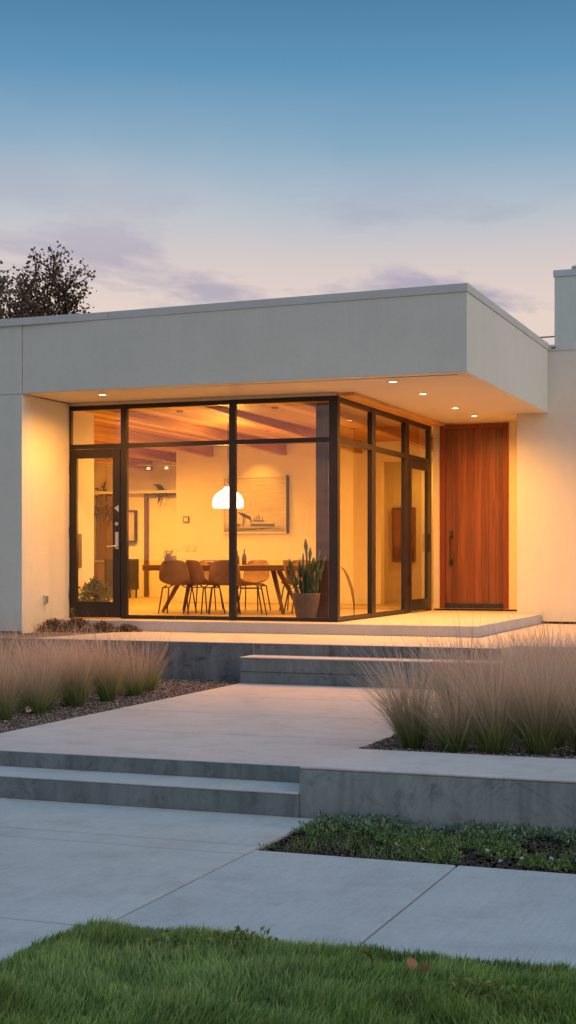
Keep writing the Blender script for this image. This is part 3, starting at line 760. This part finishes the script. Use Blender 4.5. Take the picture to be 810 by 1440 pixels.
# hall picture, framed picture on the far wall
def picture(name, label, x0, x1, y, z0, z1, c1, c2, c3, frame=M['cabinet'], dep=.05):
    t = thing(name, label, 'picture', ((x0+x1)/2, y, z0))
    w_, h_ = x1-x0, z1-z0
    MB().box(-w_/2, -w_/2+.03, -dep, 0, 0, h_).box(w_/2-.03, w_/2, -dep, 0, 0, h_).box(-w_/2+.03, w_/2-.03, -dep, 0, 0, .03).box(-w_/2+.03, w_/2-.03, -dep, 0, h_-.03, h_).build('frame', frame, t, local=True)
    q = NT(name+'_art'); cc = q.n('ShaderNodeTexCoord'); s_ = q.n('ShaderNodeSeparateXYZ'); q.l(cc.outputs['Object'], s_.inputs[0])
    f = q.math('ADD', q.math('DIVIDE', s_.outputs[2], h_), q.math('MULTIPLY_ADD', q.noise(q.coord((9, 1, 3)), 2, 5), .3, -.15))
    m_ = q.pbr(q.ramp(f, [(.08, c1), (.25, c2), (.32, c3), (.95, c3)]), .8)
    MB().box(-w_/2+.03, w_/2-.03, -dep*.6, -.004, .03, h_-.03).build('canvas', m_, t, local=True)
picture('hall_picture', 'tall brown landscape picture on the hall wall seen through the side glass', -8.26, -7.78, 27.99, .78, 1.86, (.05, .03, .015), (.10, .06, .03), (.24, .13, .06))
picture('framed_print', 'small pale framed print with a dark edge on the far wall', -15.05, -14.66, 29.49, 1.22, 1.93, (.5, .46, .36), (.55, .5, .4), (.6, .55, .45), M['darkcab'], .10)

# far kitchen pieces
t = thing('kitchen_counter', 'low brown kitchen counter along the far wall', 'kitchen counter', (-15.3, 29.05, 0))
MB().box(-1.0, .48, -.25, .24, 0, .76).build('body', M['cabinet'], t, local=True, bevel=.006)
MB().box(-1.02, .49, -.27, .245, .762, .81).build('counter_top', M['greypanel'], t, local=True, bevel=.006)
t = thing('side_cabinet', 'dark low cabinet with slim legs beside the kitchen counter', 'cabinet', (-14.30, 28.2, 0))
MB().box(-.42, .22, -.2, .2, .18, .84).build('body', M['darkcab'], t, local=True, bevel=.006)
for sx in (-.38, .18):
    for sy in (-.15, .15): MB().tube([(sx, sy, .18), (sx, sy, 0)], .018, 6).build('leg', M['black'], t, local=True)
tag(MB().box(-15.95, -15.62, 29.30, 29.49, .815, 2.28).build('tall_cupboard', M['greypanel'], bevel=.006), 'tall grey cupboard standing on the far counter', 'cupboard')
tag(MB().box(-15.61, -15.20, 29.36, 29.49, .815, 2.26).build('wood_cupboard', M['cabinet'], bevel=.006), 'tall brown wooden cupboard beside the grey one', 'cupboard')
def sprig(name, label, c, size, n, seg=5):
    m_ = MB(); c = Vector(c)
    for k in range(n):
        a = random.random()*6.28; b = random.uniform(-.4, 1.0); p = c.copy(); pts = [p.copy()]
        d = Vector((math.cos(a), -.3*random.random(), math.sin(a)*.8+b*.2))
        for q in range(seg): p = p + d*size/seg; d += Vector((random.uniform(-.5, .5), 0, random.uniform(-.5, .3))); pts.append(p.copy())
        m_.tube(pts, [size*.06]*2 + [size*.12]*(seg-2) + [size*.02], 5)
    return tag(m_.build(name, M['postwood'], smooth=True), label, 'dried plant')
sprig('dried_flower', 'dark spiky dried flower hanging on the far wall behind the door glass', (-15.30, 29.2, 1.93), .26, 12)
sprig('ledge_plant', 'small trailing plant on the far wall ledge above the cupboards', (-15.45, 29.35, 2.40), .2, 5)
sprig('ledge_plant', 'small trailing plant on the far wall ledge beside the dining wall', (-13.95, 29.35, 2.39), .22, 6)

def plate(name, label, x, y, zc, w_, h_, m, axis='y', cat='switch'):
    b = MB()
    if axis == 'y': b.box(x-w_/2, x+w_/2, y-.02, y, zc-h_/2, zc+h_/2)
    else: b.box(x, x+.02, y-w_/2, y+w_/2, zc-h_/2, zc+h_/2)
    return tag(b.build(name, m, bevel=.004), label, cat)
t = thing('thermostat', 'small square thermostat on the dining room wall', 'thermostat', (-11.86, 25.998, 1.55))
MB().box(-.065, .065, -.025, 0, 0, .12).build('housing', M['pot'], t, local=True, bevel=.006)
MB().box(-.045, .04, -.028, -.0255, .02, .10).build('screen', M['whitetrim'], t, local=True)
plate('light_switch', 'pale light switch plate on the dining room wall, next to the corner', -11.86, 25.998, 1.06, .08, .12, M['whitetrim'])
plate('light_switch', 'pale light switch plate on the dining room wall, second from the corner', -11.70, 25.998, 1.06, .08, .12, M['whitetrim'])
plate('wall_panel', 'small brown panel on the partition behind the door glass', -10.449, 19.10, .96, .10, .5, M['cabinet'], 'x', 'wall panel')
t = thing('outdoor_outlet', 'small grey weatherproof outlet box low on the lit return wall', 'outlet', (X_L, 17.76, .22))
MB().box(.0, .035, -.035, .035, 0, .12).build('housing', M['coping'], t, local=True, bevel=.006)
MB().box(.036, .05, -.028, .028, .01, .11).build('cover', M['greypanel'], t, local=True, bevel=.006)

# roof fittings and wire
tag(MB().lathe([(0, 0), (.11, 0), (.11, .07), (.16, .075), (.16, .11), (.05, .14), (0, .14)], c=(-3.95, 24.4, 5.58), n=18).build('roof_vent', M['coping'], smooth=False), 'round metal vent cap on top of the taller roof block', 'roof vent')
tag(MB().tube([(-26+2.6*k, 33, 5.95-.10*math.sin(math.pi*k/12)) for k in range(13)], .016, 6).build('utility_wire', M['black']), 'thin black utility wire crossing behind the roof', 'wire')
tag(MB().box(-4.05, -3.98, Y_R-.013-.002, Y_R-.0125, 4.04, 4.06).build('coping_clip', M['black']), 'tiny dark clip on the coping under the taller roof block', 'clip')

# ------------------------------------------------------------------ tree behind the roof
def build_tree():
    T = thing('tree', 'dark leafy tree rising behind the flat roof', 'tree', (-22.8, 36, -1.6))
    tk = MB(); tips = []
    def grow(p, d, L, r, lev):
        pts = [p.copy()]; n = 4
        for i in range(n):
            d = (d + Vector((random.gauss(0, .12), random.gauss(0, .12), random.gauss(.03, .06)))).normalized()
            p = p + d*L/n; pts.append(p.copy())
            if lev >= 3: tips.append((p.copy(), d.copy(), lev))
        tk.tube(pts, [r*(1-.35*i/n) for i in range(n+1)], 7 if lev < 2 else 4, cap=False)
        if lev >= 5: return
        k = 4 if lev == 0 else 3
        for i in range(k + (1 if lev in (1, 2) else 0)):
            a = random.random()*6.28; sp_ = random.uniform(.35, .85)
            u = d.orthogonal().normalized(); v = d.cross(u)
            nd = (d*math.cos(sp_) + (u*math.cos(a)+v*math.sin(a))*math.sin(sp_) + Vector((0, 0, .18))).normalized()
            q = pts[-1] if i < 2 else pts[random.randint(2, 4)]
            grow(q, nd, L*random.uniform(.60, .78), r*.60, lev+1)
    grow(Vector((0, 0, 0)), Vector((0, 0, 1)), 3.9, .24, 0)
    barkm = mottled('bark', (.03, .022, .017), (.06, .045, .035), 12, .9, 0, .5, 30)
    tk.build('trunk', barkm, T, local=True, smooth=True)
    P = np.array([tuple(p) for p, d, l in tips])
    k = 8
    C = np.repeat(P, k, 0) + rng.normal(0, .13, (len(P)*k, 3))
    keep = rng.random(len(C)) < .9
    C = C[keep]
    if len(C) > 60000: C = C[rng.permutation(len(C))[:60000]]
    V, F, h, r = leaves_np(C, .085+.06*rng.random(len(C)), .3, .7)
    m_ = blade_mat('tree_leaf', [(0, (.11, .08, .042)), (1, (.16, .115, .065))], [(0, (.18, .10, .07)), (1, (.26, .155, .11))], .35)
    link('crown', np_mesh('crown', V, F, {'h': h, 'r': r}), m_, T)
    return T
random.seed(13)
build_tree()

# ------------------------------------------------------------------ feather grass
fg = blade_mat('feather_grass',
    [(0, (.10, .16, .035)), (.20, (.20, .26, .075)), (.40, (.34, .28, .15)), (.7, (.56, .37, .235)), (1, (.66, .45, .315))],
    [(0, (.16, .21, .06)), (.16, (.32, .33, .13)), (.34, (.46, .35, .22)), (.7, (.82, .55, .38)), (1, (.93, .66, .48))], .5)
def tuft_mesh(name, seed, n=560, lean=(-.16, -.02), spread=1.0):
    rs = np.random.default_rng(seed)
    a = rs.random(n)*2*np.pi; rad = .075*np.sqrt(rs.random(n))
    base = np.stack([np.cos(a)*rad, np.sin(a)*rad, np.zeros(n)], 1)
    az = a + rs.normal(0, .5, n)
    t0 = np.abs(rs.normal(.0, .20*spread, n)) + rad/.075*.13
    cv = np.abs(rs.normal(.30*spread, .40*spread, n))
    L = rs.normal(.62, .13, n); sh = rs.random(n) < .30; L[sh] = rs.uniform(.20, .40, sh.sum()); t0[sh] += .08; od = rs.random(n) < .08; t0[od] += rs.uniform(.2, .6, od.sum())
    wd = np.where(sh, .0056, .0046)*(.7+.6*rs.random(n))
    V, F, h, r = ribbons(base, L, az, t0, cv, wd, 6, lean, .2)
    # colour position follows real height, so short blades stay green
    h = np.clip(V[:,2]/.66, 0, 1)
    return np_mesh(name, V, F, {'h': h, 'r': r})
TM = [tuft_mesh('feather_grass', 20+i, n=(560, 380, 620, 480, 330, 560, 430)[i], spread=(1, 1.35, .9, 1.1, 1.6, 1, 1.25)[i]) for i in range(7)]
def tuft(x, y, z, s, label, group, i):
    o = bpy.data.objects.new('feather_grass', TM[(i*3) % 7]); COL.objects.link(o)
    o.location = (x, y, z); o.scale = (s*random.uniform(.82, 1.15), s*random.uniform(.82, 1.15), s*random.uniform(.84, 1.14)); o.rotation_euler = (random.uniform(-.07, .07), random.uniform(-.12, .05), random.uniform(-.8, .8))
    return tag(o, label, 'ornamental grass', group, 'thing')
for m_ in TM: m_.materials.append(fg)
random.seed(21)
ordn = ['first', 'second', 'third', 'fourth', 'fifth', 'sixth', 'seventh', 'eighth']
k = 0
frontL = [(-6.98, 11.37), (-6.99, 11.95), (-7.10, 12.30), (-6.97, 12.68), (-6.93, 13.28), (-6.93, 13.88), (-7.05, 14.45)]
for i, (x, y) in enumerate(frontL):
    tuft(x, y, -.615, .93, f'{ordn[i]} feather grass tuft along the path edge of the gravel bed, counting towards the house', 'feather grass along the gravel bed edge', k); k += 1
for row, xx in enumerate((-7.50, -8.05, -8.65, -9.25)):
    y = 11.15+.2*(row % 2)
    while y < 15.3:
        if not (row == 0 and y > 14.75):
            tuft(xx+random.uniform(-.12, .12), y, -.615, random.uniform(.86, 1.02), 'tan feather grass tuft in the inner rows of the gravel bed', 'feather grass inside the gravel bed', k); k += 1
        y += random.uniform(.52, .68)
KR = .9725
frontR = [(-3.02, 10.78), (-2.69, 10.72), (-2.38, 10.74), (-2.05, 10.78), (-1.72, 10.85), (-1.40, 10.8)]
for i, (x, y) in enumerate(frontR):
    tuft(x*KR, y*KR, -.578, .99, f'{ordn[i]} feather grass tuft from the path in the front row behind the planter wall', 'feather grass in the planter front row', k); k += 1
y = 11.35; row = 0
while y < 15.2:
    x = -3.06+.22*(row % 2)+(.12 if y > 13.5 else 0)
    while x < -.9:
        if y < 15.6:
            tuft(x*KR+random.uniform(-.09, .09), y*KR+random.uniform(-.1, .1), -.578, random.uniform(.98, 1.14), 'tan feather grass tuft in the inner rows of the raised planter', 'feather grass inside the planter', k); k += 1
        x += random.uniform(.44, .54)
    y += .50; row += 1

# ------------------------------------------------------------------ low shrubs by the return wall
shm = blade_mat('shrub_leaf', [(0, (.05, .055, .03)), (1, (.12, .12, .06))], [(0, (.13, .075, .06)), (1, (.26, .16, .13))], .3)
for i, (x, y, rd, hg, lb) in enumerate([(-10.05, 17.62, .20, .24, 'reddish low shrub at the foot of the lit return wall'),
                                    (-9.72, 17.70, .24, .27, 'fuller grey-green low shrub between the return wall and the landing edge'),
                                    (-9.36, 17.78, .20, .19, 'low spreading shrub before the glass door threshold'),
                                    (-9.02, 17.82, .17, .13, 'lowest sparse shrub at the bare end of the row')]):
    t = thing('low_shrub', lb, 'shrub', (x, y, -.155), 0, 'low shrubs along the landing')
    hg *= .62; link('foliage', bush_mesh('foliage', 620, rd*1.25, hg, .036, .0), shm, t)
    m_ = MB()
    for q in range(9):
        a = random.random()*6.28; m_.tube([(0, 0, 0), (math.cos(a)*rd*.4, math.sin(a)*rd*.4, hg*.5), (math.cos(a)*rd*.8, math.sin(a)*rd*.8, hg*(.8+.5*random.random()))], [.004, .003, .002], 4)
    m_.build('twig', M['soil'], t, local=True)
t = thing('sprout', 'small upright leafy sprout in front of the glass door', 'plant', (-9.93, 17.97, -.005))
C = np.stack([rng.normal(0, .012, 60), rng.normal(0, .012, 60), rng.random(60)*.16], 1)
V, F, h, r = leaves_np(C, .04, .4, .5)
link('foliage', np_mesh('foliage', V, F, {'h': h, 'r': r}), leafm, t)

# ------------------------------------------------------------------ mulch and gravel
def pebble_field(name, boxes, n, smin, smax, z, m):
    Vs = []; Fs = []; rr = []
    base = np.array([(1,0,0),(-1,0,0),(0,1,0),(0,-1,0),(0,0,1),(0,0,-1)], float)
    tri = np.array([(0,2,4),(2,1,4),(1,3,4),(3,0,4),(2,0,5),(1,2,5),(3,1,5),(0,3,5)])
    for (x0, x1, y0, y1), share in boxes:
        k = int(n*share)
        c = np.stack([rng.uniform(x0, x1, k), rng.uniform(y0, y1, k), z+rng.uniform(0, .012, k)], 1)
        s = rng.uniform(smin, smax, (k, 1, 1))*np.stack([rng.uniform(.5, 1.4, k), rng.uniform(.5, 1.2, k), rng.uniform(.3, .7, k)], 1)[:,None,:]
        v = base[None]*s + rng.normal(0, .12, (k, 6, 3))*s
        a = rng.random(k)*6.28; ca, sa = np.cos(a)[:,None], np.sin(a)[:,None]
        v = np.stack([v[:,:,0]*ca - v[:,:,1]*sa, v[:,:,0]*sa + v[:,:,1]*ca, v[:,:,2]], 2) + c[:,None,:]
        off = sum(len(q) for q in Vs)
        Vs.append(v.reshape(-1,3)); Fs.append((tri[None] + (np.arange(k)*6)[:,None,None]).reshape(-1,3) + off); rr.append(np.repeat(rng.random(k), 6))
    V = np.concatenate(Vs); F = np.concatenate(Fs)
    o = link(name, np_mesh(name, V, F, {'r': np.concatenate(rr), 'h': np.zeros(len(V))}), m)
    return tag(o, kind='stuff')
gt = NT('gravel_chips'); ra = gt.n('ShaderNodeAttribute', attribute_name='r')
gm = gt.pbr(gt.ramp(ra.outputs['Fac'], [(0, (.05, .033, .026)), (.35, (.13, .09, .072)), (.7, (.22, .165, .14)), (.93, (.32, .26, .23)), (1, (.45, .38, .34))]), .9)
g1 = pebble_field('gravel', [((-9.5, -6.42, 10.2, 15.9), 1.0)], 26000, .006, .020, -.612, gm)
tag(g1, 'brownish crushed gravel between the grass tufts beside the path', 'gravel')
g2 = pebble_field('gravel', [((-3.30, -1.0, 10.03, 11.3), .75), ((-3.30, -.8, 11.3, 15.2), .25)], 14000, .006, .020, -.575, gm)
tag(g2, 'brownish crushed gravel in the raised planter behind its wall', 'gravel')

# ------------------------------------------------------------------ lawn
def lawn(n, x0, x1, y0, y1, edge_y):
    x = rng.uniform(x0, x1, n); y = rng.uniform(y0, y1, n)
    # ragged edge that spills over the paving
    wob = .020*np.sin(x*9)+.014*np.sin(x*23+1)
    keep = (y < edge_y+wob) & (x > -3.27+.015*np.sin(y*11)) & ((x+3.27)*.7+(edge_y-y) > .10)
    x, y = x[keep], y[keep]; n = len(x)
    swirl = 1.1*np.sin(x*2.1+y*1.3)+.8*np.sin(y*4.3-x*1.7)
    clump = .5+.5*np.sin(x*7.3+2*np.sin(y*5.1))*np.sin(y*8.1+1.5*np.sin(x*4.3))
    mound = .02*np.clip((5.9-y)/.6, 0, 1)*np.clip((x+3.2)/.4, 0, 1)
    base = np.stack([x, y, np.full(n, -.856)+mound], 1)
    az = swirl + rng.normal(0, .9, n)
    L = rng.normal(.066, .018, n)*(.66+.68*clump); L = np.clip(L, .025, .13)
    edge = np.clip(np.minimum(edge_y-y, x+3.27)/.30, 0, 1); L *= .55+.45*edge
    V, F, h, r = ribbons(base, L, az, np.abs(rng.normal(.25, .2, n)), np.abs(rng.normal(.55, .35, n)), rng.uniform(.0030, .0075, n), 3, (0, 0), .12)
    return V, F, h, r
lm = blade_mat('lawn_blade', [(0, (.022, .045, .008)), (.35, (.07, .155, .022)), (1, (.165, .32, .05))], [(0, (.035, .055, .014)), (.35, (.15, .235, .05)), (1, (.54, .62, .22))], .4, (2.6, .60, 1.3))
Va, Fa, ha, ra_ = lawn(120000, -3.31, -.55, 4.1, 6.2, 6.02)
Vb, Fb, hb, rb = lawn(80000, -.55, 2.5, 3.2, 6.2, 6.02)
Vc, Fc, hc, rc = lawn(40000, -3.31, -.55, 3.2, 4.1, 6.02)
V = np.concatenate([Va, Vb, Vc]); F = np.concatenate([Fa, Fb+len(Va), Fc+len(Va)+len(Vb)])
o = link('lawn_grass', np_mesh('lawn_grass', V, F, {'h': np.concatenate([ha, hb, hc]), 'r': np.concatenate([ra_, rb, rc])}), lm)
tag(o, 'dense dark green lawn along the sidewalk edge', 'lawn', kind='stuff')
struct(MB().add([(-3.25, 3.2, -.853), (12, 3.2, -.853), (12, 5.95, -.853), (-3.25, 5.95, -.853), (-3.0, 3.3, -.836), (12, 3.3, -.836), (12, 5.3, -.836), (-3.0, 5.3, -.836)],
                [(4,5,6,7),(0,1,5,4),(1,2,6,5),(2,3,7,6),(3,0,4,7)]), 'lawn_mound', M['turf'])
# broad-leaved weed patch
wm = blade_mat('weed_leaf', [(0, (.07, .11, .02)), (1, (.19, .25, .05))], [(0, (.10, .13, .03)), (1, (.34, .37, .10))], .35)
for x, y, n, rd, lb in ((-2.36, 5.70, 420, .14, 'larger yellow-green weed clump in the lawn near the sidewalk'), (-2.62, 5.58, 170, .09, 'smaller yellow-green weed clump in the lawn near the walkway corner'),
                        (-1.25, 5.38, 240, .12, 'yellow-green weed clump in the lawn past the fallen leaves')):
    t = thing('weed_clump', lb, 'weed', (x, y, -.835))
    C = np.stack([rng.normal(0, rd*.5, n), rng.normal(0, rd*.4, n), rng.uniform(.01, .085, n)], 1)
    V, F, h, r = leaves_np(C, .022+.018*rng.random(n), 1.2, .6)
    link('foliage', np_mesh('foliage', V, F, {'h': h, 'r': r}), wm, t)

def fallen_leaf(x, y, z, s, rz, c, lb):
    vs = []; fs = []; n = 8
    for i in range(n+1):
        u = i/n; wv = .42*math.sin(math.pi*min(1, u*1.02)**.8)*s
        zz_ = .18*s*math.sin(u*3.1)+.25*s*(u-.5)**2
        vs += [(-wv, u*s, zz_+.12*wv), (0, u*s, zz_-.05*s), (wv, u*s, zz_+.2*wv)]
    for i in range(n):
        for k in range(2): a = i*3+k; fs.append((a, a+1, a+4, a+3))
    me = bpy.data.meshes.new('fallen_leaf'); me.from_pydata(vs, [], fs)
    o = link('fallen_leaf', me, mottled('leaf_'+lb[:6], c, tuple(q*1.5 for q in c), 40, .7), None, (x, y, z))
    o.rotation_euler = (R(50), R(12), rz)
    tag(o, lb, 'fallen leaf')
fallen_leaf(-1.745, 5.62, -.785, .062, 2.0, (.20, .055, .025), 'reddish dry leaf standing upright in the lawn')
fallen_leaf(-1.56, 5.55, -.78, .060, .8, (.24, .10, .045), 'orange brown dry leaf lying flat in the lawn beside the other')
fallen_leaf(-1.515, 5.55, -.785, .05, -.7, (.17, .06, .03), 'curled russet dry leaf touching the orange one')
fallen_leaf(-7.02, 11.85, -.59, .085, .3, (.55, .36, .24), 'pale fallen leaf on the gravel beside the path')

# ------------------------------------------------------------------ ground cover strip
n = 14500
x = rng.uniform(-3.16, 1.5, n); y = rng.uniform(7.96, 9.03, n)
cl = np.sin(x*5.3+1.2*np.sin(y*4))+np.sin(y*6.1+x*2.7)+.8*np.sin(x*11+y*7)
back = np.clip((y-8.4)/.5, 0, 1)
dens = np.clip(.10+.46*cl*.5+.42*back, .01, 1)
dens *= np.where((x < -2.98) & (y > 8.6), .25, 1)
keep = rng.random(n) < dens
x, y, back = x[keep], y[keep], back[keep]
parts = []
hts = .012+.024*rng.random(len(x))+.7*.05*np.clip(back*1.6-.5, 0, 1)*rng.random(len(x))
for q in range(6):
    C = np.stack([x+rng.normal(0, .016, len(x)), y+rng.normal(0, .016, len(x)), -.876+hts*(.35+.65*rng.random(len(x)))], 1)
    up = rng.normal(size=(len(x), 3))*.6; up[:,2] = np.abs(up[:,2])+.5
    V, F, h, r = leaves_np(C, .016+.018*rng.random(len(x))+.006*back, .9, .42, up)
    h = np.clip(np.repeat(back, 4)*.9+rng.random(len(V))*.1, 0, 1)
    parts.append((V, F, h, r))
ng = 9000
gx = rng.uniform(-3.12, 1.5, ng); gy = rng.uniform(7.96, 9.0, ng)
gm_ = np.sin(gx*4.1+gy*3)+np.sin(gx*9-gy*5)+np.where(gy < 8.6, .4, -.3) > .45
gx, gy = gx[gm_], gy[gm_]
V, F, h, r = ribbons(np.stack([gx, gy, np.full(len(gx), -.884)], 1), rng.uniform(.03, .075, len(gx)), rng.random(len(gx))*6.28, np.abs(rng.normal(.3, .25, len(gx))), np.abs(rng.normal(.5, .3, len(gx))), rng.uniform(.003, .006, len(gx)), 3, (0, 0), .15)
parts.append((V, F, h*.12, r))
off = 0; Vl = []; Fl = []
for V, F, h, r in parts: Vl.append(V); Fl.append(F+off); off += len(V)
gcm = blade_mat('cover_leaf', [(0, (.075, .14, .026)), (.5, (.075, .14, .045)), (1, (.085, .145, .085))], [(0, (.19, .25, .07)), (.5, (.18, .25, .10)), (1, (.24, .31, .22))], .2)
o = link('ground_cover', np_mesh('ground_cover', np.concatenate(Vl), np.concatenate(Fl), {'h': np.concatenate([p[2] for p in parts]), 'r': np.concatenate([p[3] for p in parts])}), gcm)
tag(o, 'low grey-green leafy ground cover in the strip below the planter wall', 'ground cover', kind='stuff')
g3 = pebble_field('mulch', [((-3.17, -.5, 7.95, 9.03), 1.0)], 9000, .006, .018, -.885, mottled('bark_chips', (.03, .02, .015), (.085, .058, .045), 50, .95))
tag(g3, 'dark bark mulch showing between the ground cover plants', 'mulch')
pm_ = mottled('petal', (.34, .29, .46), (.44, .38, .55), 60, .7)
me0 = None
for x, y, z_ in ((-1.735, 7.735+.25, -.82), (-1.629, 8.05, -.81), (-1.476, 8.10, -.81), (-1.96, 8.02, -.82), (-2.214, 8.10, -.81), (-2.036, 8.22, -.80), (-1.85, 8.15, -.80), (-1.36, 8.2, -.8), (-1.7, 8.3, -.79), (-2.4, 8.2, -.81)):
    if me0 is None:
        m_ = MB()
        for q in range(5):
            a = q*1.2566; ca, sa = math.cos(a), math.sin(a)
            m_.add([(0, 0, 0), (.008*ca-.005*sa, .008*sa+.005*ca, .004), (.015*ca, .015*sa, .002), (.008*ca+.005*sa, .008*sa-.005*ca, .004)], [(0, 1, 2, 3)])
        o = m_.build('blossom', pm_, local=True); me0 = o.data
    else: o = link('blossom', me0, None)
    o.location = (x, y, z_-.012); o.rotation_euler = (random.uniform(.2, .8), random.uniform(-.4, .4), random.random()*6)
    tag(o, 'tiny lilac blossom on the ground cover near the sidewalk', 'blossom', 'lilac blossoms on the ground cover')

# ------------------------------------------------------------------ render settings
SC.view_settings.view_transform = 'Standard'; SC.view_settings.look = 'None'; SC.view_settings.exposure = 0; SC.view_settings.gamma = 1
SC.render.engine = 'CYCLES'
cy = SC.cycles
cy.use_denoising = True
try: cy.denoiser = 'OPENIMAGEDENOISE'; cy.denoising_input_passes = 'RGB_ALBEDO_NORMAL'
except Exception: pass
cy.max_bounces = 8; cy.diffuse_bounces = 4; cy.glossy_bounces = 3; cy.transparent_max_bounces = 12; cy.transmission_bounces = 4
cy.sample_clamp_indirect = 8; cy.caustics_reflective = False; cy.caustics_refractive = False
cy.use_light_tree = True
